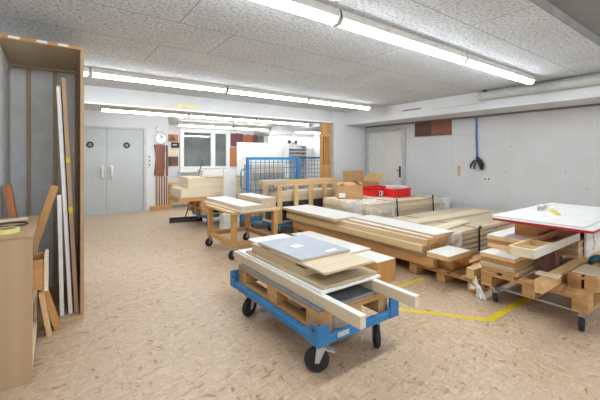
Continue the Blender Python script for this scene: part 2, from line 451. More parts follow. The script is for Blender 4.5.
box(wx0-0.12, wx1+0.12, 11.46, 11.6, wz0-0.12, wz0-0.06).build('window_sill', 'white_film', w1, 0.004)
w2 = bpy.data.objects.new('window_2', None); COL.objects.link(w2); w2.location = (7.9, 11.6, 1.75); w2['kind'] = 'structure'; WP['window_2'] = Vector((7.9, 11.6, 1.75))
fr = MB().box(6.8, 9.05, 11.58, 11.66, 1.75, 1.80); fr.box(6.8, 9.05, 11.58, 11.66, 2.21, 2.26); fr.box(6.8, 6.85, 11.58, 11.66, 1.8, 2.21); fr.box(7.9, 7.95, 11.58, 11.66, 1.8, 2.21)
fr.build('window_frame', 'white_film', w2, 0.004)
box(6.85, 9.05, 11.67, 11.68, 1.80, 2.21).build('pane', 'daylight', w2)

# ------------------------------------------------------------------ ceiling lights
def light(label, x0, x1, y, zb, zc, group):
    t = thing('ceiling_light', label, 'light', ((x0+x1)/2, y, zb), group)
    zt = zc
    x0 += 0.012; x1 -= 0.012
    MB().prism([(y-0.05, zt), (y+0.05, zt), (y+0.058, zb+0.042), (y-0.058, zb+0.042)], 'X', x0, x1).build('housing', 'offwhite', t, 0.003)
    pts = [(y+0.05*math.cos(a), zb+0.0415+0.0415*math.sin(a)) for a in [PI + PI*k/8 for k in range(9)]]
    MB().prism(pts, 'X', x0+0.016, x1-0.016).build('diffuser', 'tube', t)
    for xx in (x0, x1-0.016):
        MB().prism([(y-0.061, zb+0.075), (y-0.061, zb+0.035), (y-0.03, zb-0.001), (y+0.03, zb-0.001), (y+0.061, zb+0.035), (y+0.061, zb+0.075)], 'X', xx, xx+0.016).build('end_cap', 'white_film', t, 0.002)
    for q in (0.3, 0.7):
        xx = x0 + (x1-x0)*q
        MB().box(xx-0.012, xx+0.012, y-0.063, y-0.055, zb+0.036, zb+0.07).build('clip', 'zinc', t)
    return t
A = 'strip lights in the front ceiling row'; Bg = 'strip lights in the second ceiling row'; Cg = 'strip lights in the back hall'
yA = 1.93
light('white strip light, left end of the front row, mostly above the picture', -0.08, 1.73, yA, 2.355, H, A)
light('white strip light in the middle of the front ceiling row', 1.73, 3.52, yA, 2.355, H, A)
light('white strip light at the right end of the front row, nearest the grey duct', 3.52, 5.28, yA, 2.355, H, A)
yB = 4.92
light('white strip light at the left end of the second row, above the boards rack', -0.78, 0.35, yB, 2.355, H, Bg)
light('long strip light of the second row just right of the boards rack', 0.35, 2.14, yB, 2.355, H, Bg)
light('strip light in the middle of the second row in front of the header', 2.14, 3.70, yB, 2.355, H, Bg)
light('strip light at the right end of the second row, before the corner', 3.70, 5.32, yB, 2.355, H, Bg)
light('strip light in the back hall above the grey double door', 0.75, 2.55, 8.05, 2.31, H, Cg)
light('strip light in the back hall in front of the window top', 2.55, 4.33, 8.05, 2.31, H, Cg)
light('strip light in the back hall at right above the blue mesh cage', 4.33, 6.1, 8.05, 2.31, H, Cg)
light('strip light close above the wall window', 2.98, 4.78, 10.45, 2.31, H, Cg)
light('strip light over the hung wood samples beside the window', 4.80, 6.15, 10.45, 2.31, H, Cg)
light('short strip light far right in the back hall above the bright window', 6.95, 8.6, 10.45, 2.31, H, Cg)
# the row that hangs behind the photographer
light('strip light behind the camera at left', -0.6, 1.2, -0.95, 2.40, H+0.075, 'strip lights behind the camera')
light('strip light behind the camera in the middle', 1.4, 3.2, -0.95, 2.40, H+0.075, 'strip lights behind the camera')
light('strip light behind the camera at right', 3.4, 5.2, -0.95, 2.40, H+0.075, 'strip lights behind the camera')

# duct at the ceiling in front of the soffit
t = thing('ventilation_duct', 'light grey round duct along the top of the right soffit', 'duct', (5.69, 0.3, 2.30))
MB().tube([(5.70, y, 2.365) for y in (-3.0, -1.5, 0, 1.4, 2.83)], 0.068, 16).build('pipe', 'duct', t, smooth=False)
for y in (2.75, 1.5, 0.2, -1.2): MB().torus((5.70, y, 2.365), (0,1,0), 0.069, 0.006, 20, 6).build('clamp', 'zinc', t)
MB().box(5.66, 5.74, 2.72, 2.76, 2.43, 2.46).build('hanger', 'charcoal', t)
tag(box(5.772, 5.779, 4.0, 4.42, 2.30, 2.325).build('vent_slot', 'dark_panel'), 'narrow grey slot vent in the white soffit face', 'vent')
tag(box(5.772, 5.779, 2.78, 3.75, 2.262, 2.272).build('cover_strip', 'duct'), 'thin grey strip along the soffit right of the slot vent', 'strip')

# ------------------------------------------------------------------ right wall fittings
t = thing('wood_wall_panel', 'two tone brown wood panel set high in the right wall', 'panel', (6.49, 4.2, 1.82))
p = box(6.475, 6.499, 4.235, 4.63, 1.82, 2.125).build('board', 'walnut_Y', t); p['label'] = 'dark brown board'
p = box(6.475, 6.499, 3.78, 4.23, 1.82, 2.125).build('board', 'redwood_Y', t); p['label'] = 'lighter red brown board'
t = thing('air_hose', 'blue air hose hanging down the right wall with a black gun', 'hose', (6.47, 3.27, 1.1))
MB().tube([(6.482, 3.27, 2.12), (6.482, 3.275, 1.8), (6.483, 3.268, 1.55), (6.475, 3.26, 1.34)], 0.016, 8).build('hose', 'cable_blue', t)
m = MB(); m.tube([(6.465, 3.26, 1.36), (6.45, 3.20, 1.30), (6.45, 3.16, 1.22), (6.46, 3.17, 1.13)], [0.025, 0.04, 0.045, 0.025], 8)
m.build('spray_gun', 'black', t)
m = MB(); m.tube([(6.46, 3.22, 1.31), (6.44, 3.30, 1.29), (6.44, 3.36, 1.22), (6.45, 3.37, 1.15)], [0.02, 0.025, 0.02, 0.014], 8)
m.tube([(6.45, 3.27, 1.26), (6.44, 3.30, 1.2), (6.45, 3.29, 1.14)], 0.018, 8); m.build('hose_coupling', 'charcoal', t)
t = thing('wall_socket', 'small white double socket on the right wall below the hose', 'socket', (6.49, 3.08, 0.9))
box(6.48, 6.5, 3.02, 3.14, 0.93, 0.99).build('plate', 'paper', t, 0.003)
for y in (3.05, 3.11): MB().lathe((6.48, y, 0.96), (-1,0,0), [(0,0.02),(0.002,0.02)], 12).build('outlet', 'dark_panel', t)
tag(box(6.49, 6.5, 3.60, 3.65, 1.0, 1.19).build('door_tag', 'pine_Z'), 'small yellowish strip fixed on the right wall left of the hose', 'tag')

# ------------------------------------------------------------------ back wall fittings
t = thing('wall_clock', 'round white wall clock beside the grey double door', 'clock', (2.235, 9.29, 1.72))
MB().lathe((2.235, 9.3, 1.86), (0,-1,0), [(0,0.15),(0.03,0.15),(0.035,0.14)], 32).build('face', 'paper', t)
MB().torus((2.235, 9.268, 1.86), (0,1,0), 0.147, 0.014, 32, 8).build('rim', 'zinc', t, smooth=True)
MB().box(2.230, 2.240, 9.256, 9.262, 1.86, 1.97).build('minute_hand', 'black', t)
MB().box(2.231, 2.241, 9.256, 9.262, 1.86, 1.935).rot(0.5, (2.236,9.26,1.86), 'Y').build('hour_hand', 'black', t)
t = thing('wall_speaker', 'white round alarm box just above the wall clock', 'alarm', (2.2, 9.28, 2.02))
MB().lathe((2.2, 9.3, 2.10), (0,-1,0), [(0,0.10),(0.03,0.10),(0.05,0.07)], 24).build('body', 'offwhite', t)
MB().torus((2.2, 9.262, 2.10), (0,1,0), 0.07, 0.006, 24, 6).build('ring', 'zinc', t)
# live-edge slab on the pillar
pts = [(2.06,0.9),(2.30,0.88),(2.33,1.1),(2.32,1.4),(2.34,1.68),(2.06,1.70),(2.09,1.55),(2.11,1.3),(2.08,1.05)]
tag(MB().prism([(a, b) for a, b in pts], 'Y', 9.25, 9.299).build('wood_slab', 'redwood_Z', None, 0.006), 'red brown live edge wood slab hung on the pillar below the clock', 'slab')
tag(box(2.10, 2.40, 9.262, 9.299, 0.12, 0.87).build('wood_sample', 'striped_wood', None, 0.003), 'dark and light striped wood board standing at the pillar foot', 'sample')
tag(box(2.36, 2.41, 9.27, 9.299, 0.88, 1.68).build('wood_strip', 'redwood_Z', None, 0.003), 'narrow brown strip right of the live edge slab', 'strip')
tag(box(1.97, 2.42, 9.24, 9.299, 0.0, 0.115).build('plinth_board', 'honey_X', None, 0.004), 'honey coloured plinth board at the base of the pillar', 'plinth')
t = thing('light_switch', 'small switch strip right of the grey double door', 'switch', (1.96, 9.29, 1.1))
box(1.93, 1.99, 9.28, 9.299, 1.1, 1.45).build('plate', 'offwhite', t, 0.003)
for z in (1.18, 1.28, 1.38): box(1.945, 1.975, 9.274, 9.28, z-0.025, z+0.025).build('button', 'dark_panel', t)
for lab, x0, x1, z0, z1, mt in (('small orange wood picture, top of the cluster left of the window', 2.99, 3.33, 1.89, 2.13, 'orange_wood_Z'), ('small dark blue picture under the orange one left of the window', 3.11, 3.37, 1.69, 1.87, 'black'),
        ('pale beige wood picture in the cluster left of the window', 2.99, 3.37, 1.41, 1.67, 'pale_X'), ('red and dark picture, lowest of the cluster left of the window', 2.99, 3.33, 1.09, 1.39, 'redwood_X')):
    t = thing('wall_picture', lab, 'picture', ((x0+x1)/2, 11.59, z0), 'pictures left of the window')
    box(x0, x1, 11.57, 11.599, z0, z1).build('panel', mt, t, 0.003)
    if mt == 'black': box(x0+0.05, x1-0.08, 11.566, 11.57, z0+0.08, z0+0.11).build('printed_line', 'paper', t)
    elif mt == 'orange_wood_Z': MB().prism([(x0+0.06, z0+0.04), (x1-0.06, z0+0.04), ((x0+x1)/2, z1-0.05)], 'Y', 11.566, 11.57).build('dark_figure', 'walnut_Z', t)
    elif mt == 'redwood_X': box(x0, x0+0.12, 11.566, 11.57, z0, z1).build('dark_band', 'charcoal', t)
for lab, x0, x1, z0, z1, mt in (('plum red wood sample hung right of the window, upper', 5.22, 5.72, 1.78, 2.25, 'plum'), ('orange wood sample hung right of the plum one', 5.74, 6.10, 1.72, 2.22, 'orange_wood_Z'),
        ('grey blue sample hung among the wood samples', 6.36, 6.6, 1.7, 2.2, 'dark_panel'), ('red brown sample between the orange and grey ones', 6.12, 6.34, 1.72, 2.22, 'redwood_Z'), ('orange red wood sample, lower one beside the white panel', 5.20, 5.62, 1.05, 1.74, 'orange_wood_Z')):
    t = thing('wood_sample', lab, 'sample', ((x0+x1)/2, 11.59, z0), 'wood samples on the window wall')
    box(x0, x1, 11.565, 11.599, z0, z1).build('panel', mt, t, 0.003)
    box((x0+x1)/2-0.02, (x0+x1)/2+0.02, 11.56, 11.599, z1, z1+0.02).build('hook', 'charcoal', t)
tag(box(1.74, 2.11, 6.093, 6.0995, 2.235, 2.29).build('sticker_strip', 'pale_yellow'), 'faded yellow sticker strip on the white header beam', 'sticker')

# ------------------------------------------------------------------ the boards rack at left and what leans in it
t = thing('boards_rack', 'tall open wooden rack for boards at the left wall', 'rack', (-0.08, 3.87, 0))
for nm, d, mt in (('top_board', (-0.38, 0.20, 3.39, 4.36, 2.255, 2.285), 'mdf_Y'), ('side_panel', (0.172, 0.20, 3.39, 4.36, 0.03, 2.255), 'ply_Z'), ('side_panel', (-0.38, -0.352, 3.39, 4.36, 0.03, 2.255), 'grey_panel'),
        ('back_panel', (-0.352, 0.172, 4.33, 4.36, 0.03, 2.255), 'grey_panel'), ('bottom_board', (-0.38, 0.20, 3.39, 4.36, 0.0, 0.03), 'ply_X')):
    box(*d).build(nm, mt, t, 0.002)
box(-0.38, 0.20, 3.383, 3.39, 2.255, 2.285).build('edge_strip', 'honey_X', t)
for x in (-0.21, 0.0): box(x-0.016, x+0.016, 4.29, 4.33, 0.03, 2.255).build('batten', 'mdf_Z', t, 0.002)
box(-0.352, 0.172, 4.22, 4.25, 2.225, 2.255).build('shelf_rail', 'mdf_X', t)
for k, x in enumerate((-0.29, -0.12, 0.02)): box(x, x+0.07, 3.381, 3.383, 2.262, 2.28).build('label_sticker', 'paper', t)
def lean(name, label, mat, xb, zb, xt, zt, y0, y1, th, bands=(), group='boards leaning in the rack'):
    """board leaning in x: from foot (xb, zb) to top (xt, zt)"""
    t = thing(name, label, 'board', ((xb+xt)/2, (y0+y1)/2, zb), group)
    d = Vector((xt-xb, 0, zt-zb)); L = d.length; d.normalize(); n = Vector((d.z, 0, -d.x))*th/2
    def seg(a, b, e=0.0):
        A = Vector((xb,0,zb))+d*a; Bq = Vector((xb,0,zb))+d*b; k = n*(1+e)
        ya, yb = y0-0.002*(e > 0), y1
        return MB().hexa([A-k+Vector((0,ya,0)), A+k+Vector((0,ya,0)), A+k+Vector((0,yb,0)), A-k+Vector((0,yb,0))], [Bq-k+Vector((0,ya,0)), Bq+k+Vector((0,ya,0)), Bq+k+Vector((0,yb,0)), Bq-k+Vector((0,yb,0))])
    seg(0, L).build('board', mat, t, 0.002)
    for a in bands:
        o = seg(a, a+0.045, 0.03).build('tape_band', 'yellow', t); o['label'] = 'yellow tape band'
    return t
lean('leaning_board', 'tall white edged board leaning in the rack, middle of the three', 'white_film', 0.108, 0.032, 0.022, 1.95, 3.47, 3.78, 0.028)
lean('leaning_board', 'tall light wood board with yellow tape bands leaning in the rack', 'ply_Z', 0.15, 0.032, 0.056, 2.02, 3.45, 3.80, 0.03, (0.86, 1.28))
lean('leaning_board', 'short white board standing left of the tall white one in the rack', 'white_film', 0.048, 0.032, 0.028, 1.04, 3.46, 3.70, 0.03)
lean('leaning_board', 'honey brown plank leaning steeply behind the cabinet corner', 'honey_Z', -0.30, 0.06, 0.0, 1.12, 3.48, 3.54, 0.055)
lean('leaning_board', 'orange plank leaning in the left corner over the cabinet top', 'orange_wood_Z', -0.15, 0.038, -0.312, 1.13, 3.57, 3.66, 0.045)
lean('leaning_board', 'short wooden offcut leaning on the cabinet side, front one', 'honey_Z', 0.02, 0.0, -0.075, 0.36, 3.27, 3.36, 0.042)
lean('leaning_board', 'short yellowish offcut leaning on the cabinet side, left one', 'pine_Z', -0.035, 0.0, -0.085, 0.33, 3.19, 3.26, 0.03)

# cabinet in the left foreground
t = thing('workshop_cabinet', 'light plywood cabinet in the left foreground with an open drawer', 'cabinet', (-0.53, 2.98, 0))
box(-0.95, -0.11, 2.6, 2.622, 0, 0.875).build('side_panel', 'ply_Z', t, 0.002)
box(-0.95, -0.11, 3.34, 3.362, 0, 0.875).build('side_panel', 'ply_Z', t, 0.002)
box(-0.95, -0.93, 2.622, 3.34, 0, 0.875).build('back_panel', 'ply_Z', t)
box(-0.955, -0.105, 2.595, 3.37, 0.875, 0.90).build('top', 'ply_Y', t, 0.003)
box(-0.93, -0.12, 2.622, 3.34, 0.48, 0.50).build('shelf', 'ply_Y', t)
box(-0.93, -0.12, 2.622, 3.34, 0.05, 0.07).build('bottom', 'ply_Y', t)
m = MB().box(-0.13, -0.11, 2.622, 3.34, 0.07, 0.12); m.box(-0.13, -0.11, 2.622, 3.34, 0.44, 0.48); m.box(-0.13, -0.11, 2.622, 2.68, 0.12, 0.44); m.box(-0.13, -0.11, 3.28, 3.34, 0.12, 0.44)
m.build('face_frame', 'pale_Z', t, 0.002)
box(-0.15, -0.135, 2.66, 3.30, 0.10, 0.46).build('inset_panel', 'honey_Z', t)
dr = MB()
dr.box(-0.72, -0.055, 2.64, 2.655, 0.535, 0.72); dr.box(-0.72, -0.055, 2.835, 2.85, 0.535, 0.72); dr.box(-0.72, -0.705, 2.655, 2.835, 0.535, 0.72); dr.box(-0.705, -0.055, 2.655, 2.835, 0.535, 0.55)
dw = dr.build('drawer', 'honey_X', t, 0.002)
fp = box(-0.055, -0.035, 2.63, 2.86, 0.525, 0.735).build('drawer_front', 'pale_Y', dw, 0.002)
t = thing('tape_roll', 'yellow masking tape roll on the cabinet top at the picture edge', 'tape', (-0.235, 2.70, 0.90))
MB().lathe((-0.24, 2.70, 0.90), (0,0,1), [(0,0.05),(0,0.065),(0.025,0.065),(0.025,0.05),(0,0.05)], 32).build('tape', 'pale_yellow', t)
MB().lathe((-0.24, 2.70, 0.90), (0,0,1), [(0.001,0.044),(0.001,0.05),(0.024,0.05),(0.024,0.044),(0.001,0.044)], 32).build('core', 'cardboard', t)
tag(MB().torus((-0.235, 2.96, 0.907), (0,0,1), 0.085, 0.006, 32, 8).build('cable_ring', 'charcoal'), 'dark grey cable ring on the cabinet top behind the tape roll', 'ring')
tag(box(-0.55, -0.16, 3.13, 3.17, 0.90, 0.915).rot(0.25, (-0.35,3.15,0.9)).build('wood_strip', 'pale_X', None, 0.002), 'thin pale wooden strip on the cabinet top behind the ring', 'strip')
tag(box(-0.40, -0.19, 2.86, 2.94, 0.9, 0.9005).rot(0.3, (-0.3,2.9,0.9)).build('paper_sheet', 'paper'), 'white paper sheet under the dark ring on the cabinet', 'paper')

# ------------------------------------------------------------------ blue pallet trolley in the foreground
t = thing('pallet_trolley', 'blue steel pallet trolley on four black wheels in the foreground', 'trolley', (1.66, 2.22, 0))
x0, x1, y0, y1 = 1.295, 2.04, 1.605, 2.87; zb, zt = 0.195, 0.24
for d in ((x0, x0+0.045, y0, y1, zb, zt), (x1-0.045, x1, y0, y1, zb, zt)): box(*d).build('long_rail', 'blue', t, 0.003)
for d in ((x0+0.045, x1-0.045, y0, y0+0.045, zb, zt), (x0+0.045, x1-0.045, y1-0.045, y1, zb, zt)): box(*d).build('end_rail', 'blue', t, 0.003)
for y in (2.02, 2.44): box(x0+0.045, x1-0.045, y-0.03, y+0.03, zb, 0.232).build('cross_bar', 'blue', t, 0.002)
for cx_, cy_, sx, sy in ((x0, y0, 1, 1), (x1, y0, -1, 1), (x0, y1, 1, -1), (x1, y1, -1, -1)):
    a, b = sorted((cx_, cx_+sx*0.085)); c_, d_ = sorted((cy_, cy_+sy*0.085)); e, f_ = sorted((cx_-sx*0.006, cx_)); g_, h_ = sorted((cy_-sy*0.006, cy_))
    m = MB().box(min(a,e), max(b,f_), g_, h_, zb, 0.325); m.box(e, f_, c_, d_, zb, 0.325)
    cg = m.build('corner_guard', 'blue', t, 0.002)
    MB().lathe((cx_-sx*0.007 , cy_+sy*0.045, 0.288), (1,0,0), [(-0.001,0.013),(0.001,0.013)], 12).build('hole_mark', 'charcoal', cg)
for cx_, cy_, an, br in ((1.365, 1.665, 2.5, True), (1.88, 1.675, 4.05, False), (1.375, 2.62, 3.5, False), (1.90, 2.66, 3.6, False)):
    caster(t, cx_, cy_, zb, 0.08, an, br, 0.04)
lb = box(1.45, 1.55, y0-0.0015, y0, 0.212, 0.244).build('type_label', 'paper_grey', t); lb['label'] = 'small grey label plate'
pallet('wooden pallet lying in the blue trolley', 1.345, 1.655, 0.2325, 0.645, 1.165, 'Y')
board('base_sheet', 'dark grey sheet covering the pallet on the blue trolley', 'sheet', 'dark_panel', (1.345, 1.985, 1.66, 2.82, 0.377, 0.386))
b0 = 0.3865
board('wrapped_batten', 'long white wrapped batten sticking out of the trolley load, left one', 'batten', 'pale_Y', (1.385, 1.43, 1.345, 3.0, b0, b0+0.076), 'wrapped battens on the blue trolley', 'white_film')
board('wrapped_batten', 'long white wrapped batten sticking out of the trolley load, right one', 'batten', 'pale_Y', (1.87, 1.915, 1.335, 2.86, b0, b0+0.076), 'wrapped battens on the blue trolley', 'white_film')
zz = b0+0.0765
board('laminated_board', 'white edged panel lowest in the board pile on the trolley battens', 'panel', 'white_film', (1.40, 1.965, 1.70, 2.95, zz, zz+0.018)); zz += 0.0182
board('chipboard_sheet', 'tan chipboard sheet on the white panel of the trolley pile', 'sheet', 'mdf_Y', (1.42, 1.955, 1.725, 2.82, zz, zz+0.02)); zz += 0.0202
board('chipboard_block', 'thick tan chipboard block along the left of the trolley pile', 'block', 'mdf_Y', (1.44, 1.72, 1.95, 2.74, zz, zz+0.056), bevel=0.002)
board('chipboard_block', 'tan chipboard packing piece hidden on the right of the trolley pile', 'block', 'mdf_Y', (1.735, 1.92, 2.0, 2.74, zz, zz+0.056)); zz += 0.0562
board('pale_board', 'long pale board under the blue grey panel, sticking out to the back', 'board', 'pale_Y', (1.50, 1.90, 1.98, 2.93, zz, zz+0.018), None, 'white_film')
board('chipboard_strip', 'tan board forming the step under the blue grey panel', 'board', 'mdf_Y', (1.445, 1.498, 2.06, 2.76, zz, zz+0.018)); zz += 0.0182
board('beige_board', 'light beige veneered board sticking out below the blue grey panel', 'board', 'wrapped_X', (1.44, 1.915, 1.72, 2.42, zz, zz+0.016), bevel=0.002)
board('packing_strip', 'thin tan strip under the rear of the blue grey panel', 'strip', 'mdf_X', (1.46, 1.90, 2.45, 2.6, zz, zz+0.016)); zz += 0.0162
bt = board('laminate_panel', 'blue grey laminate panel on top of the trolley pile', 'panel', 'mdf_Y', (1.445, 1.935, 1.99, 2.64, zz, zz+0.02), None, 'blue_grey'); zz += 0.02
for a in ((1.60, 1.69, 2.29, 2.37), (1.74, 1.85, 2.04, 2.085)):
    box(a[0], a[1], a[2], a[3], zz, zz+0.0006).rot(0.12, ((a[0]+a[1])/2, (a[2]+a[3])/2, zz)).build('white_label', 'paper', bt)

# ------------------------------------------------------------------ yellow floor tape
tag(box(2.93, 4.9, 1.345, 1.41, 0.0, 0.0012).build('floor_tape', 'yellow'), 'yellow floor tape running under the right pallet dolly', 'tape', 'yellow floor tapes')
tag(MB().hexa([(2.25,2.21,0),(2.92,1.345,0),(2.96,1.385,0),(2.29,2.25,0)], [(2.25,2.21,0.001),(2.92,1.345,0.001),(2.96,1.385,0.001),(2.29,2.25,0.001)]).build('floor_tape', 'yellow'), 'yellow floor tape slanting from the tape corner towards the blue trolley', 'tape', 'yellow floor tapes')
tag(box(2.45, 3.36, 2.265, 2.31, 0.0, 0.001).build('floor_tape', 'yellow'), 'yellow floor tape between the brown block and the timber pallet', 'tape', 'yellow floor tapes')

# ------------------------------------------------------------------ low brown blocks behind the trolley
board('timber_block', 'thick brown timber block on the floor right behind the blue trolley', 'block', 'honey_Z', (2.75, 3.04, 2.42, 3.9, 0.0, 0.25), None, 'white_film')
board('white_board', 'white faced board lying on the brown floor block', 'board', 'pine_Y', (2.72, 3.06, 2.80, 4.0, 0.2505, 0.272), None, 'white_film')

# ------------------------------------------------------------------ the long timber stack in the middle
pallet('wooden pallet under the front end of the long timber stack', 3.39, 1.70, 0.0, 1.2, 0.8, 'X')
pallet('wooden pallet under the middle of the long timber stack', 3.39, 2.9, 0.0, 1.2, 0.8, 'X')
pallet('wooden pallet under the rear end of the long timber stack', 3.39, 4.1, 0.0, 1.2, 0.8, 'X')
G = 'timbers of the long middle stack'
board('timber_beam', 'long honey coloured beam lying on the pallets, bottom of the long stack', 'beam', 'honey_Y', (3.345, 3.44, 2.16, 4.86, 0.1445, 0.245), G)
board('timber_beam', 'short honey beam end on the pallet beneath the small white topped block', 'beam', 'honey_Y', (3.46, 3.80, 2.0, 4.6, 0.1445, 0.245), G)
board('timber_board', 'recessed tan board just above the bottom beam of the long stack', 'board', 'mdf_Y', (3.35, 3.78, 2.26, 4.86, 0.2455, 0.305), G)
board('timber_board', 'long tan board with white top, lower step of the long stack', 'board', 'pine_Y', (3.275, 3.72, 2.25, 4.95, 0.3055, 0.385), G, 'white_film')
board('timber_board', 'long tan board with white top, second step of the long stack', 'board', 'pine_Y', (3.30, 3.72, 2.21, 4.98, 0.3855, 0.455), G, 'white_film')
board('white_board', 'long white topped board on the front half of the stack, lower of two', 'board', 'pine_Y', (3.335, 3.74, 2.16, 3.52, 0.4555, 0.487), G, 'white_film', -0.03)
board('white_board', 'narrow white topped board on the front half of the stack, topmost', 'board', 'pine_Y', (3.40, 3.76, 2.14, 3.48, 0.4875, 0.512), G, 'white_film', -0.06)
board('white_board', 'wide white topped board on the rear half of the long stack', 'board', 'mdf_Y', (3.20, 3.76, 3.58, 5.0, 0.4555, 0.495), G, 'white_film', -0.015)
board('timber_block', 'small white topped timber block at the front end of the long stack', 'block', 'pine_X', (3.2, 3.62, 1.89, 2.145, 0.305, 0.36), None, 'white_film')
board('packing_piece', 'short packing piece under the small white topped block', 'block', 'honey_X', (3.47, 3.72, 1.92, 2.12, 0.2455, 0.3045))
# beam on the pallet to the right
board('timber_beam', 'short light beam resting between the front pallet and the right dolly', 'beam', 'pine_X', (3.36, 4.5, 1.72, 1.80, 0.1445, 0.245), None, None)
m = MB()
for k in range(7):
    a = random.uniform(0, 6.28)
    m.tube([(3.33+0.02*k*math.cos(a)*0.3, 1.69+0.01*k, 0.2-0.025*k), (3.31+0.03*math.cos(a), 1.64+0.02*math.sin(a), 0.1), (3.33+0.05*math.cos(a), 1.62+0.04*math.sin(a), 0.012)], 0.012, 6)
tag(m.build('plastic_scrap', 'plastic_film'), 'crumpled clear plastic scrap hanging at the pallet corner', 'plastic')

# ------------------------------------------------------------------ wrapped stack by the right wall (second)
G2 = 'wrapped planks between the stack and the right dolly'
zz = 0.1
for nm_, yy in (('front wooden bearer under the wrapped planks by the right wall', 2.42), ('rear wooden bearer under the wrapped planks by the right wall', 3.2)):
    board('bearer', nm_, 'bearer', 'honey_X', (4.62, 6.3, yy, yy+0.1, 0.0, 0.145), 'bearers under the wrapped planks')
zz = 0.146
ords = ['lowest', 'second from the bottom', 'middle', 'second from the top', 'topmost']
for k in range(5):
    dx = (0.10, 0.07, 0.05, 0.02, 0.0)[k]
    board('wrapped_plank', 'wide pale plank with plastic wrapping by the right wall, %s of five' % ords[k], 'plank', 'wrapped_X', (3.83+dx, 6.2, 2.22+0.004*k, 3.40, zz, zz+0.048), G2, None, 0, 0.004)
    zz += 0.0615
    if k < 4:
        for xx in (4.0, 5.0, 6.0):
            board('spacer_strip', 'thin dark spacer strip above the %s wrapped plank' % ords[k], 'strip', 'charcoal', (xx, xx+0.05, 2.24, 3.38, zz-0.013, zz-0.0005), 'spacer strips between the wrapped planks')
ztop2 = zz-0.0130
t = thing('strap', 'thin black strap around the wrapped planks beside the right dolly', 'strap', (4.45, 2.8, 0.14), 'black straps')
box(4.44, 4.455, 2.20, 2.218, 0.147, ztop2+0.004).build('front_run', 'black', t)
box(4.44, 4.455, 2.2, 3.41, ztop2+0.0005, ztop2+0.004).build('top_run', 'black', t)
box(4.425, 4.47, 2.19, 2.205, ztop2-0.01, ztop2+0.035).build('buckle', 'charcoal', t)
board('loose_plank', 'long loose pale plank lying across the wrapped planks, front one', 'plank', 'pale_X', (4.0, 5.9, 2.78, 3.0, ztop2+0.0045, ztop2+0.03), 'loose planks on the wrapped planks', None, -0.03)
board('loose_plank', 'short loose plank on the wrapped planks, left and nearer', 'plank', 'pale_X', (3.84, 4.72, 2.42, 2.60, ztop2+0.0045, ztop2+0.022), 'loose planks on the wrapped planks', None, 0.12)
def film(name, label, d, seed, amp=0.03, sub=14):
    """crumpled wrapping: top, front and left side of a box, pushed about in soft folds"""
    x0,x1,y0,y1,z0,z1 = d
    bm = bmesh.new(); bmesh.ops.create_cube(bm, size=1.0)
    for v in bm.verts: v.co = Vector(((x0+x1)/2+v.co.x*(x1-x0), (y0+y1)/2+v.co.y*(y1-y0), (z0+z1)/2+v.co.z*(z1-z0)))
    bmesh.ops.subdivide_edges(bm, edges=bm.edges, cuts=sub, use_grid_fill=True)
    dead = [f for f in bm.faces if f.calc_center_median().z < z0+1e-4 or f.calc_center_median().y > y1-1e-4]
    bmesh.ops.delete(bm, geom=dead, context='FACES')
    nz = lambda p: noise_at(p)
    for v in bm.verts:
        p = v.co*5.5 + Vector((seed*3.1, seed, 0))
        e = 1.0 if v.co.z > z0+0.01 else 0.2
        n1 = abs(nz(p))*2.4; n2 = abs(nz(p*1.9+Vector((5,2,1))))*2.0
        v.co += Vector((-n1*amp if v.co.x < x0+0.01 else 0, -(n1+n2)*amp, (n2+n1)*amp*0.7))*e
    m = MB(); m.bm.free(); m.bm = bm
    return tag(m.build(name, 'plastic_film', None, smooth=True), label, 'plastic')
film('plastic_wrap', 'crumpled clear plastic at the left end of the wrapped planks', (3.80, 4.0, 2.2, 2.7, 0.20, ztop2+0.004), 3, 0.014, 10)

# ------------------------------------------------------------------ wrapped lumber pack with crates (first stack)
G1 = 'boards of the wrapped lumber pack'
for yy, lb_ in ((3.78, 'front'), (4.55, 'rear')):
    board('bearer', '%s bearer under the wrapped lumber pack behind the long stack' % lb_, 'bearer', 'honey_X', (4.62, 6.2, yy, yy+0.1, 0.0, 0.2), 'bearers under the lumber pack')
zz = 0.2005
for k in range(6):
    board('lumber_board', 'pale board of the strapped lumber pack by the door, %s' % ['lowest', 'second from below', 'third from below', 'third from the top', 'second from the top', 'topmost'][k], 'board', 'wrapped_X' if k < 4 else 'pale_X',
          (4.0+0.015*(k % 2), 6.0-0.02*k, 3.68+(0.0, 0.0, 0.02, 0.0, 0.05, 0.02)[k], 4.80, zz, zz+(0.078 if k < 5 else 0.03)), G1, None, -0.02, 0.006)
    zz += 0.0785 if k < 5 else 0.0305
zt1 = zz
for xx, lb_ in ((4.60, 'left black strap around the wrapped lumber pack'), (5.62, 'right black strap around the wrapped lumber pack')):
    t = thing('strap', lb_, 'strap', (xx, 4.2, 0.2), 'black straps')
    o1 = MB().hexa([(xx+0.03,3.63,0.28),(xx+0.05,3.63,0.28),(xx+0.05,3.645,0.28),(xx+0.03,3.645,0.28)], [(xx-0.01,3.63,zt1+0.05),(xx+0.01,3.63,zt1+0.05),(xx+0.01,3.645,zt1+0.05),(xx-0.01,3.645,zt1+0.05)]).build('front_run', 'black', t)
    box(xx-0.01, xx+0.01, 3.63, 4.40, zt1+0.001, zt1+0.005).build('top_run', 'black', t)
film('plastic_wrap', 'crumpled white translucent plastic over the left end of the lumber pack', (3.97, 4.56, 3.66, 4.30, 0.28, zt1-0.02), 5, 0.032, 18)
film('plastic_wrap', 'clear plastic drape at the right end of the lumber pack', (5.66, 6.3, 3.70, 4.70, 0.22, zt1-0.06), 9, 0.02, 12)

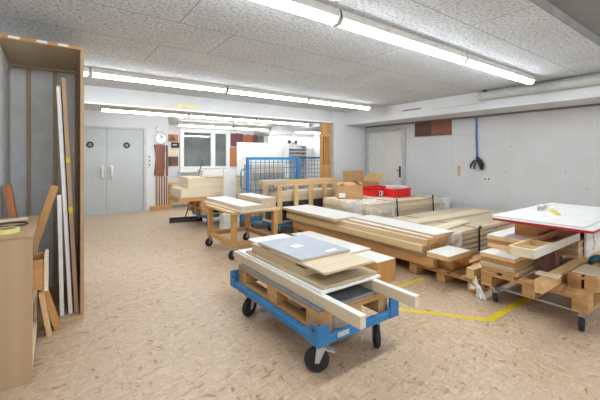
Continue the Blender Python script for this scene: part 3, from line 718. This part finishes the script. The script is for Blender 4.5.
# cardboard box and red crates on the lumber pack
def open_box(label, x0, x1, y0, y1, z0, z1, flaps, group):
    t = thing('cardboard_box', label, 'box', ((x0+x1)/2, (y0+y1)/2, z0), group); w = 0.006
    m = MB().box(x0, x1, y0, y0+w, z0, z1); m.box(x0, x1, y1-w, y1, z0, z1); m.box(x0, x0+w, y0+w, y1-w, z0, z1); m.box(x1-w, x1, y0+w, y1-w, z0, z1); m.box(x0+w, x1-w, y0+w, y1-w, z0, z0+w)
    m.build('body', 'cardboard', t, 0.001)
    for (ax, sgn, ln, an) in flaps:
        if ax == 'Y':
            y = y0 if sgn < 0 else y1
            e = Vector((0, sgn*math.cos(an)*ln, math.sin(an)*ln)); n = Vector((0, -math.sin(an)*sgn, math.cos(an)))*w
            A, Bq = Vector((x0, y, z1+0.001)), Vector((x1, y, z1+0.001))
        else:
            x = x0 if sgn < 0 else x1
            e = Vector((sgn*math.cos(an)*ln, 0, math.sin(an)*ln)); n = Vector((-math.sin(an)*sgn, 0, math.cos(an)))*w
            A, Bq = Vector((x, y0, z1+0.001)), Vector((x, y1, z1+0.001))
        MB().hexa([A, Bq, Bq+e, A+e], [A+n, Bq+n, Bq+e+n, A+e+n]).build('flap', 'cardboard', t)
    return t
t = open_box('open cardboard box with a folded in flap on the left of the lumber pack', 4.11, 4.55, 4.33, 4.65, zt1+0.001, 0.86, (('Y', -1, 0.16, 2.8), ('X', -1, 0.12, 2.7), ('X', 1, 0.16, 2.5)), 'cardboard boxes')
box(4.13, 4.24, 4.3265, 4.3295, 0.65, 0.73).build('address_label', 'paper', t); t.rotation_euler.z = -0.6
t = open_box('second cardboard box with raised flaps behind the front box and red crates', 5.0, 5.62, 4.9, 5.36, 0.52, 0.84, (('X', 1, 0.24, 0.8), ('Y', 1, 0.24, 1.5)), 'cardboard boxes')
t = thing('box_stand', 'low wooden stand hidden under the cardboard boxes', 'stand', (5.4, 5.15, 0))
box(4.62, 6.2, 4.84, 5.46, 0.48, 0.519).build('top', 'pine_X', t, 0.003)
for xx in (4.68, 6.08):
    for yy in (4.88, 5.36): box(xx, xx+0.06, yy, yy+0.06, 0, 0.48).build('leg', 'pine_Z', t, 0.003)
def red_crate(label, x0, x1, y0, y1, z0, h, group):
    t = thing('red_crate', label, 'crate', ((x0+x1)/2, (y0+y1)/2, z0), group); w = 0.012; s = 0.02
    def ring(a, b, za, zb_):
        m = MB()
        X0,X1,Y0,Y1 = x0-a, x1+a, y0-a, y1+a
        m.box(X0, X1, Y0, Y0+w, za, zb_); m.box(X0, X1, Y1-w, Y1, za, zb_); m.box(X0, X0+w, Y0+w, Y1-w, za, zb_); m.box(X1-w, X1, Y0+w, Y1-w, za, zb_)
        return m
    b = ring(0, 0, z0, z0+h); b.box(x0+w, x1-w, y0+w, y1-w, z0, z0+0.008); b.build('body', 'red_plastic', t, 0.003)
    ring(0.013, 0, z0+h-0.028, z0+h).build('rim', 'red_plastic', t, 0.003)
    for f in (0.2, 0.5, 0.8): box(x0+(x1-x0)*f-0.006, x0+(x1-x0)*f+0.006, y0-0.008, y0, z0, z0+h-0.03).build('rib', 'red_plastic', t)
    return t
t = red_crate('red plastic crate with a white label on the lumber pack, left one', 4.86, 5.3, 4.30, 4.66, zt1+0.0055, 0.17, 'red crates')
box(4.92, 5.06, 4.289, 4.2915, zt1+0.02, zt1+0.11).build('crate_label', 'paper', t); box(4.93, 4.96, 4.288, 4.289, zt1+0.03, zt1+0.10).build('label_print', 'charcoal', t)
t = red_crate('red plastic crate holding clear plastic on the lumber pack, right one', 5.0, 5.47, 4.00, 4.262, zt1+0.0055, 0.155, 'red crates')
film('plastic_bag', 'crumpled clear plastic bag bulging out of the right red crate', (5.03, 5.44, 4.03, 4.23, zt1+0.03, zt1+0.20), 21, 0.015, 12)

# ------------------------------------------------------------------ slatted timber crate
t = thing('timber_crate', 'long wooden slatted crate with upright posts behind the middle stack', 'crate', (3.84, 5.3, 0.20))
for x in (3.15, 3.50, 3.84, 4.18, 4.47): box(x, x+0.085, 5.02, 5.06, 0.20, 0.87).build('post', 'pine_Z', t, 0.003)
for x in (3.15, 3.50, 3.84, 4.18, 4.47): box(x, x+0.085, 5.50, 5.54, 0.20, 0.92).build('post', 'pine_Z', t, 0.003)
box(3.45, 4.9, 5.46, 5.50, 0.80, 0.93).build('rear_rail', 'pine_X', t, 0.003)
box(3.10, 4.58, 5.06, 5.085, 0.845, 0.87).build('front_rail', 'pine_X', t, 0.003)
box(3.10, 4.58, 5.06, 5.50, 0.20, 0.23).build('bottom_board', 'mdf_X', t)
for k, (z, h, mt) in enumerate(((0.2305, 0.34, 'charcoal'), (0.571, 0.09, 'mdf_X'), (0.662, 0.08, 'wrapped_X'))):
    board('crate_timber', ['dark panel pile low inside the slatted crate', 'tan timber in the slatted crate above the dark pile', 'pale timber in the slatted crate, topmost one'][k], 'timber', mt, (3.14+0.02*k, 4.54, 5.11, 5.42, z, z+h), 'timbers inside the slatted crate')
board('timber_block', 'short tan timber block lying across the left end of the slatted crate', 'block', 'mdf_X', (2.98, 3.46, 5.2, 5.40, 0.8705, 0.95))
t = thing('crate_dolly', 'low dolly with black wheels under the slatted crate', 'dolly', (3.84, 5.28, 0))
box(3.12, 4.56, 5.04, 5.52, 0.15, 0.199).build('deck', 'blue', t, 0.003)
for xx in (3.22, 4.46):
    for yy in (5.12, 5.44): caster(t, xx, yy, 0.15, 0.055, 0.3, False, 0.03)

# ------------------------------------------------------------------ wooden work table on casters
t = thing('work_table', 'wooden table frame on casters left of the slatted crate', 'table', (2.26, 4.63, 0))
lg = [(1.93, 4.18), (2.56, 4.18), (1.93, 5.03), (2.56, 5.03)]
for x, y in lg:
    box(x-0.035, x+0.035, y-0.035, y+0.035, 0.16, 0.60).build('leg', 'honey_Z', t, 0.004)
    caster(t, x, y, 0.16, 0.064, 3.3, False, 0.03, 'steel')
for d in ((1.965, 2.525, 4.155, 4.205, 0.165, 0.225), (1.965, 2.525, 5.005, 5.055, 0.165, 0.225)): box(*d).build('stretcher', 'honey_X', t, 0.003)
for x in (1.93, 2.56): box(x-0.025, x+0.025, 4.215, 4.995, 0.165, 0.225).build('stretcher', 'honey_Y', t, 0.003)
box(1.88, 2.64, 4.12, 5.10, 0.60, 0.635).build('top', 'pine_Y', t, 0.004)
G = 'boards on the work table'
board('pale_board', 'long pale board lying lowest on the work table', 'board', 'wrapped_Y', (1.93, 2.36, 3.98, 5.36, 0.6355, 0.66), G)
board('white_plank', 'long white topped plank on top at the left of the work table', 'plank', 'wrapped_Y', (1.98, 2.30, 4.06, 5.34, 0.6605, 0.715), G, 'white_film')
board('timber_pack', 'beige timber pack with white top at the right of the work table', 'timber', 'wrapped_Y', (2.385, 2.62, 4.24, 5.02, 0.6355, 0.775), None, 'white_film')

# ------------------------------------------------------------------ blue mesh cage trolleys
def mesh_cage(label, x0, x1, y0, y1, z0, z1, nx, nz, group, handle=True):
    t = thing('mesh_cage', label, 'cage trolley', ((x0+x1)/2, (y0+y1)/2, 0), group)
    for yy in (y0,):
        fr = MB(); r = 0.024
        fr.box(x0, x0+2*r, yy-r, yy+r, z0, z1); fr.box(x1-2*r, x1, yy-r, yy+r, z0, z1); fr.box(x0+2*r, x1-2*r, yy-r, yy+r, z1-2*r, z1)
        f = fr.build('cage_frame', 'blue', t, 0.004)
        ms = MB()
        for k in range(1, nx):
            x = x0 + (x1-x0)*k/nx; ms.box(x-0.005, x+0.005, yy-0.005, yy+0.005, z0, z1-2*r)
        for k in range(1, nz):
            z = z0 + (z1-z0)*k/nz; ms.box(x0+2*r, x1-2*r, yy-0.009, yy-0.001, z-0.005, z+0.005)
        ms.build('wire_mesh', 'blue', f)
    box(x0, x1, y0-0.03, y1+0.03, 0.16, z0).build('deck', 'blue', t, 0.004)
    if handle: MB().tube([(x0-0.01, y0, 0.78), (x0-0.09, y0, 0.78), (x0-0.11, y0, 0.86), (x0-0.11, y0, 1.08), (x0-0.08, y0, 1.14), (x0-0.01, y0, 1.14)], 0.014, 8).build('push_handle', 'blue', t)
    for xx in (x0+0.09, x1-0.09):
        for yy in (y0+0.05, y1-0.05): caster(t, xx, yy, 0.16, 0.065, 0.4, False, 0.032)
    return t
mesh_cage('blue wire mesh cage trolley behind the slatted crate', 2.87, 4.05, 5.68, 6.34, 0.22, 1.365, 12, 11, 'blue mesh cages')
mesh_cage('second blue mesh cage further back by the slotted wooden panel', 5.1, 6.05, 7.2, 7.9, 0.22, 1.38, 10, 11, 'blue mesh cages', False)
board('timber_pack', 'pale timber pack standing upright inside the near blue mesh cage', 'timber', 'wrapped_X', (3.1, 3.9, 5.95, 6.25, 0.2205, 1.22), None, None, 0, 0.006)
board('cage_plank', 'loose plank lying low in front inside the near mesh cage', 'plank', 'honey_X', (2.92, 3.9, 5.73, 5.9, 0.2205, 0.26))
t = board('standing_board', 'pale grey panel standing upright left of the blue mesh cage', 'panel', 'offwhite', (2.56, 2.80, 5.98, 6.02, 0.3, 1.14), None, None, 0, 0.004)

# lumber trolley in the back hall
t = thing('lumber_dolly', 'blue low dolly carrying a pallet and lumber in the back hall', 'dolly', (2.7, 6.75, 0))
box(2.36, 3.5, 6.45, 7.2, 0.17, 0.24).build('deck', 'blue', t, 0.004)
for xx in (2.46, 3.4):
    for yy in (6.52, 7.12): caster(t, xx, yy, 0.17, 0.065, 0.5, False, 0.034)
pallet('wooden pallet on the blue dolly in the back hall', 2.3, 6.42, 0.2405, 1.2, 0.8, 'X')
pallet('upper wooden pallet stacked on the dolly in the back hall', 2.28, 6.42, 0.385, 1.2, 0.8, 'X')
box_y = 5.98
G = 'lumber on the back hall dolly'
board('lumber_bundle', 'lower bundle of pale boards on the back hall dolly, sticking out left', 'lumber', 'pale_X', (1.90, 3.3, 6.42, 7.1, 0.60, 0.765), G, None, 0, 0.006)
board('lumber_board', 'long honey board under the pale bundles on the back hall dolly', 'board', 'honey_X', (1.86, 3.3, 6.42, 7.1, 0.5295, 0.5995), G)
board('lumber_bundle', 'upper bundle of pale boards on the back hall dolly', 'lumber', 'pale_X', (2.06, 3.3, 6.50, 7.1, 0.7655, 0.945), G, None, 0, 0.006)
board('lumber_board', 'thin tan board on top of the upper bundle at right', 'board', 'mdf_X', (2.45, 3.3, 6.52, 7.1, 0.9455, 0.975), G)
board('lumber_board', 'thin pale board on top of the upper bundle at left', 'board', 'pale_X', (2.06, 2.44, 6.55, 7.1, 0.9455, 0.97), G)
t = thing('stand_foot', 'small block the grey standing panel rests on', 'block', (2.68, 6.0, 0))
box(2.52, 2.84, 5.9, 6.1, 0.0, 0.299).build('block', 'offwhite', t, 0.004)
# broom leaning on the lumber
t = thing('floor_broom', 'wide black floor broom leaning on the back hall lumber', 'broom', (2.2, 7.3, 0))
a, b = Vector((1.93, 7.33, 0)), Vector((2.58, 7.18, 0)); dd = (b-a).normalized(); nn = Vector((-dd.y, dd.x, 0))*0.03
up = Vector((0,0,0.035))
MB().hexa([a-nn+Vector((0,0,.07)), b-nn+Vector((0,0,.07)), b+nn+Vector((0,0,.07)), a+nn+Vector((0,0,.07))], [a-nn+Vector((0,0,.105)), b-nn+Vector((0,0,.105)), b+nn+Vector((0,0,.105)), a+nn+Vector((0,0,.105))]).build('head', 'black', t, 0.004)
MB().hexa([a-nn*1.1, b-nn*1.1, b+nn*1.1, a+nn*1.1], [a-nn*.8+Vector((0,0,.07)), b-nn*.8+Vector((0,0,.07)), b+nn*.8+Vector((0,0,.07)), a+nn*.8+Vector((0,0,.07))]).build('bristles', 'charcoal', t)
MB().tube([(2.24, 7.26, 0.10), (2.58, 7.16, 1.30)], 0.013, 8).build('handle', 'walnut_Z', t)

# bench at the window wall
t = thing('work_bench', 'low honey wood work bench before the window wall', 'bench', (3.1, 9.7, 0))
box(2.45, 4.4, 9.4, 10.1, 0.64, 0.70).build('top', 'pine_X', t, 0.004)
for xx in (2.47, 4.28):
    for yy in (9.42, 9.98): box(xx, xx+0.09, yy, yy+0.09, 0.0, 0.64).build('leg', 'honey_Z', t, 0.004)
box(2.56, 4.28, 9.43, 9.48, 0.28, 0.36).build('stretcher', 'honey_X', t, 0.003)
box(2.50, 4.36, 9.5, 10.0, 0.12, 0.15).build('shelf', 'mdf_X', t)
t = thing('bench_machine', 'white flat device with a grey lid on the bench under the window', 'device', (3.9, 9.75, 0.70))
box(3.42, 4.35, 9.5, 10.0, 0.7005, 1.02).build('body', 'white_film', t, 0.01)
box(3.55, 4.2, 9.52, 9.98, 1.021, 1.05).build('lid', 'paper_grey', t, 0.006)

# white panels in the far hall
t = thing('standing_board', 'large white board standing behind the blue mesh cage', 'panel', (5.1, 8.5, 0))
box(4.02, 6.22, 8.5, 8.53, 0.15, 1.78).build('sheet', 'white_film', t, 0.003)
for xx in (4.2, 6.0): box(xx-0.04, xx+0.04, 8.35, 8.8, 0.0, 0.15).build('foot', 'charcoal', t, 0.004)
t = thing('roller_clamp', 'pair of dark rollers sitting on the white standing board', 'rollers', (5.9, 8.5, 1.78))
box(5.66, 6.04, 8.49, 8.54, 1.7805, 1.84).build('bracket', 'zinc', t)
for xx in (5.72, 5.97): MB().lathe((xx, 8.46, 1.85), (0,1,0), [(0,0.05),(0.08,0.05)], 16).build('roller', 'charcoal', t)
t = thing('slatted_rack', 'white rack with stacked thin shelves before the white board', 'rack', (5.85, 8.3, 0))
for z in (1.42, 1.52, 1.62, 1.70): box(5.52, 6.15, 8.2, 8.45, z, z+0.03).build('shelf', 'white_film', t, 0.002)
for xx in (5.5, 6.15): box(xx, xx+0.02, 8.2, 8.45, 0, 1.74).build('upright', 'offwhite', t, 0.002)
# slotted wooden panel at the opening jamb
t = thing('slotted_panel', 'tall honey wood panel with vertical slots at the opening jamb', 'panel', (5.18, 6.2, 0))
px0, px1 = 5.03, 5.355
m = MB(); sl = [(5.095, 5.13), (5.165, 5.20), (5.235, 5.27)]
m.box(px0, px1, 6.15, 6.19, 0.0, 1.2); m.box(px0, px1, 6.15, 6.19, 1.86, 2.178)
e = [px0] + [v for s_ in sl for v in s_] + [px1]
for k in range(0, len(e), 2): m.box(e[k], e[k+1], 6.15, 6.19, 1.2, 1.86)
m.build('panel', 'honey_Z', t)
box(5.08, 5.29, 6.19, 6.195, 1.18, 1.88).build('backing', 'walnut_Z', t)
box(px0, px1, 6.148, 6.15, 1.93, 2.17).build('head_board', 'pallet_Z', t)
struct('trim_11', box(5.345, 5.375, 6.08, 6.1, 0, HB), 'zinc')

# ------------------------------------------------------------------ right pallet dolly and its load
t = thing('pallet_dolly', 'steel dolly with black casters under the right hand pallets', 'dolly', (3.95, 1.2, 0))
for y in (0.86, 1.52): box(3.30, 4.5, y-0.02, y+0.02, 0.13, 0.15).build('frame_bar', 'steel', t, 0.002)
for x in (3.36, 4.40): box(x-0.015, x+0.015, 0.88, 1.50, 0.131, 0.149).build('cross_bar', 'steel', t, 0.002)
for x, y, an, br in ((3.355, 0.87, 3.3, False), (3.34, 1.51, 0.2, False), (4.42, 0.87, 0.9, False), (4.42, 1.51, 0.3, False)): caster(t, x, y, 0.13, 0.055, an, br, 0.034, 'steel')
pallet('wooden pallet on the steel dolly at the right', 3.29, 0.82, 0.1505, 1.2, 0.8, 'X')
pz = 0.295
pallet('narrow wooden pallet piece on the right side of the dolly load', 3.44, 0.79, pz, 1.0, 0.20, 'X', hs=0.76)
board('dark_plank', 'dark weathered plank flat on the right dolly pallet', 'plank', 'walnut_X', (3.36, 4.05, 1.12, 1.26, pz, pz+0.02))
board('worn_plank', 'pale worn board on the narrow pallet at the right edge', 'board', 'wrapped_X', (3.47, 3.80, 0.80, 0.97, pz+0.11, pz+0.12))
board('timber_beam', 'square pine beam sticking out of the right dolly load towards the camera', 'beam', 'pine_X', (3.06, 4.6, 1.035, 1.095, pz, pz+0.1))
board('small_plank', 'small pale plank lying across the pine beam', 'plank', 'pale_Y', (3.20, 3.29, 0.985, 1.14, pz+0.1005, pz+0.116))
G = 'timbers at the left of the right dolly load'
z = pz
for k in range(4):
    h = 0.041
    board('timber', 'pine timber at the left front of the right dolly load, %s of four' % ['lowest', 'second', 'third', 'topmost'][k], 'timber', ('pine_X', 'mdf_X', 'honey_X', 'pine_X')[k], (3.27+(0.035, 0.0, 0.025, 0.0)[k], 4.3, 1.31+(0.0, 0.012, 0.0, 0.008)[k], 1.62, z, z+h), G, 'white_film' if k == 3 else None)
    z += h+0.0015
zs = z   # 0.479
G = 'timbers under the white table tops'
for k in range(3):
    board('timber', 'timber of the rear pile under the white tops, %s of three' % ['lowest', 'middle', 'topmost with white face'][k], 'timber', ('pine_X', 'honey_X', 'pine_X')[k], ((3.50, 3.52, 3.49)[k], 4.45, (1.30, 1.315, 1.30)[k], 1.66, z, z+0.042), G, 'white_film' if k == 2 else None)
    z += 0.0425
zt_ = z  # 0.6065
t = thing('wood_tray', 'shallow pine drawer frame with dividers lying on the right dolly load', 'tray', (3.55, 1.17, 0.566))
tx0, tx1, ty0, ty1, tz0, tz1 = 3.0, 4.07, 1.07, 1.262, 0.566, 0.636
piv = (3.5, 1.17, 0.6); an = 0.0
for nm, d, mt in (('front_side', (tx0, tx0+0.022, ty0+0.022, ty1-0.022, tz0, tz1), 'pale_Y'), ('long_side', (tx0, tx1, ty0, ty0+0.022, tz0, tz1), 'tray_paint'), ('long_side', (tx0, tx1, ty1-0.022, ty1, tz0, tz1), 'pine_X'), ('rear_side', (tx1-0.022, tx1, ty0+0.022, ty1-0.022, tz0, tz1), 'pine_Y'),
        ('divider', (3.42, 3.44, ty0+0.022, ty1-0.022, tz0+0.006, tz1-0.008), 'pine_Y'), ('divider', (3.20, 3.215, ty0+0.022, ty1-0.022, tz0+0.006, tz1-0.015), 'pine_Y'), ('bottom', (tx0+0.022, tx1-0.022, ty0+0.022, ty1-0.022, tz0, tz0+0.006), 'mdf_X')):
    o = box(*d).build(nm, mt, t, 0.002)
    if mt == 'tray_paint': o['label'] = 'pale painted long side'
board('packing_block', 'dark packing block standing under the pine drawer frame', 'block', 'walnut_Z', (3.64, 3.74, 1.135, 1.25, pz+0.0205, 0.5655))
G = 'thin boards with white faces at the right dolly'
z = pz+0.1005
for k in range(5):
    board('thin_board', 'thin pine board in the white faced pile at right, %s' % ['lowest of five', 'second from below', 'middle one', 'second from the top', 'topmost of five'][k], 'board', ('pine_X', 'mdf_X')[k % 2], (4.0+0.02*(k % 2), 4.95, 1.065+0.006*(k % 2), 1.285, z, z+0.031), G)
    z += 0.0335
t = thing('white_sheet', 'white sheet with a yellow scribble against the thin board pile', 'sheet', (4.5, 1.05, 0.40))
box(4.13, 4.95, 1.036, 1.056, pz+0.1005, 0.74).build('sheet', 'white_film', t, 0.002)
MB().tube([(4.34, 1.035, 0.68), (4.38, 1.035, 0.63), (4.33, 1.035, 0.57), (4.37, 1.035, 0.50), (4.32, 1.035, 0.44)], 0.006, 6).build('yellow_scribble', 'yellow', t)
board('packing_timber', 'brown packing timber directly under the red edged white top', 'timber', 'honey_X', (3.72, 4.7, 1.30, 1.50, zt_+0.0005, 0.7645))
board('packing_timber', 'packing timber on the thin board pile under the white tops', 'timber', 'walnut_X', (4.36, 4.9, 1.08, 1.26, z+0.0005, 0.7645))
t = thing('laminated_board', 'white table top with a red edge, lower of two on the right dolly', 'table top', (4.1, 1.16, 0.765))
m = box(3.35, 4.86, 0.80, 1.54, 0.765, 0.786).build('core', 'red_edge', t, 0.001); m['label'] = 'red painted edge'
box(3.352, 4.858, 0.802, 1.538, 0.786, 0.79).build('facing', 'white_film', t)
board('laminated_board', 'white table top lying uppermost on the right dolly load', 'table top', 'offwhite', (3.385, 4.90, 0.875, 1.57, 0.7905, 0.806), None, 'white_film')
film('plastic_bag', 'small crumpled clear bag with grey contents on the white table top', (4.03, 4.30, 1.36, 1.48, 0.8065, 0.84), 33, 0.012, 8)
tag(MB().tube([(4.05,1.41,0.822),(4.13,1.43,0.828),(4.24,1.42,0.822)], [0.014,0.02,0.014], 8).build('bag_contents', 'dark_panel'), 'grey screws bundle inside the small bag on the white top', 'hardware')
tag(MB().tube([(4.26,1.42,0.835),(4.31,1.42,0.83)], 0.009, 8).build('bag_tie', 'red_edge'), 'small red tie beside the bag on the white top', 'tie')
tag(MB().hexa([(3.86,1.19,0.8065),(3.91,1.17,0.8065),(4.2,1.31,0.8065),(4.1,1.33,0.8065)], [(3.86,1.19,0.810),(3.91,1.17,0.810),(4.2,1.31,0.811),(4.1,1.33,0.811)]).build('tape_piece', 'yellow'), 'piece of yellow tape lying beside the bag on the white top', 'tape')
m = MB(); gz = pz+0.132
m.tube([(3.82,0.93,gz+0.008),(3.90,0.93,gz+0.02),(4.0,0.92,gz+0.018),(4.07,0.92,gz)], [0.022,0.028,0.027,0.02], 10)
for k in range(4): m.tube([(4.05, 0.885+0.022*k, gz), (4.10, 0.88+0.024*k, gz-0.006), (4.15, 0.88+0.025*k, gz-0.014)], [0.013,0.012,0.009], 6)
m.tube([(3.95,0.89,gz),(3.99,0.865,gz-0.005),(4.04,0.855,gz-0.012)], [0.015,0.014,0.01], 6)
tag(m.build('work_glove', 'teal', None, smooth=True), 'dark teal work glove on the narrow pallet at the right edge', 'glove')

# ------------------------------------------------------------------ world, camera, colour
w = bpy.data.worlds.new('World'); S.world = w; w.use_nodes = True
bg = w.node_tree.nodes['Background']; bg.inputs['Color'].default_value = (0.95, 0.97, 1.0, 1); bg.inputs['Strength'].default_value = 1.5

cam = bpy.data.cameras.new('Camera'); co = bpy.data.objects.new('Camera', cam); COL.objects.link(co)
co.location = (0, 0, 1.35); co.rotation_euler = (PI/2, 0, -math.atan2(245, 340))
cam.sensor_width = 36.0; cam.lens = 36.0*340/600; cam.shift_y = -42/600; cam.clip_start = 0.05
S.camera = co
S.view_settings.view_transform = 'Standard'; S.view_settings.look = 'None'
S.view_settings.gamma = 1.0; S.view_settings.exposure = 0.07; S.view_settings.use_curve_mapping = False
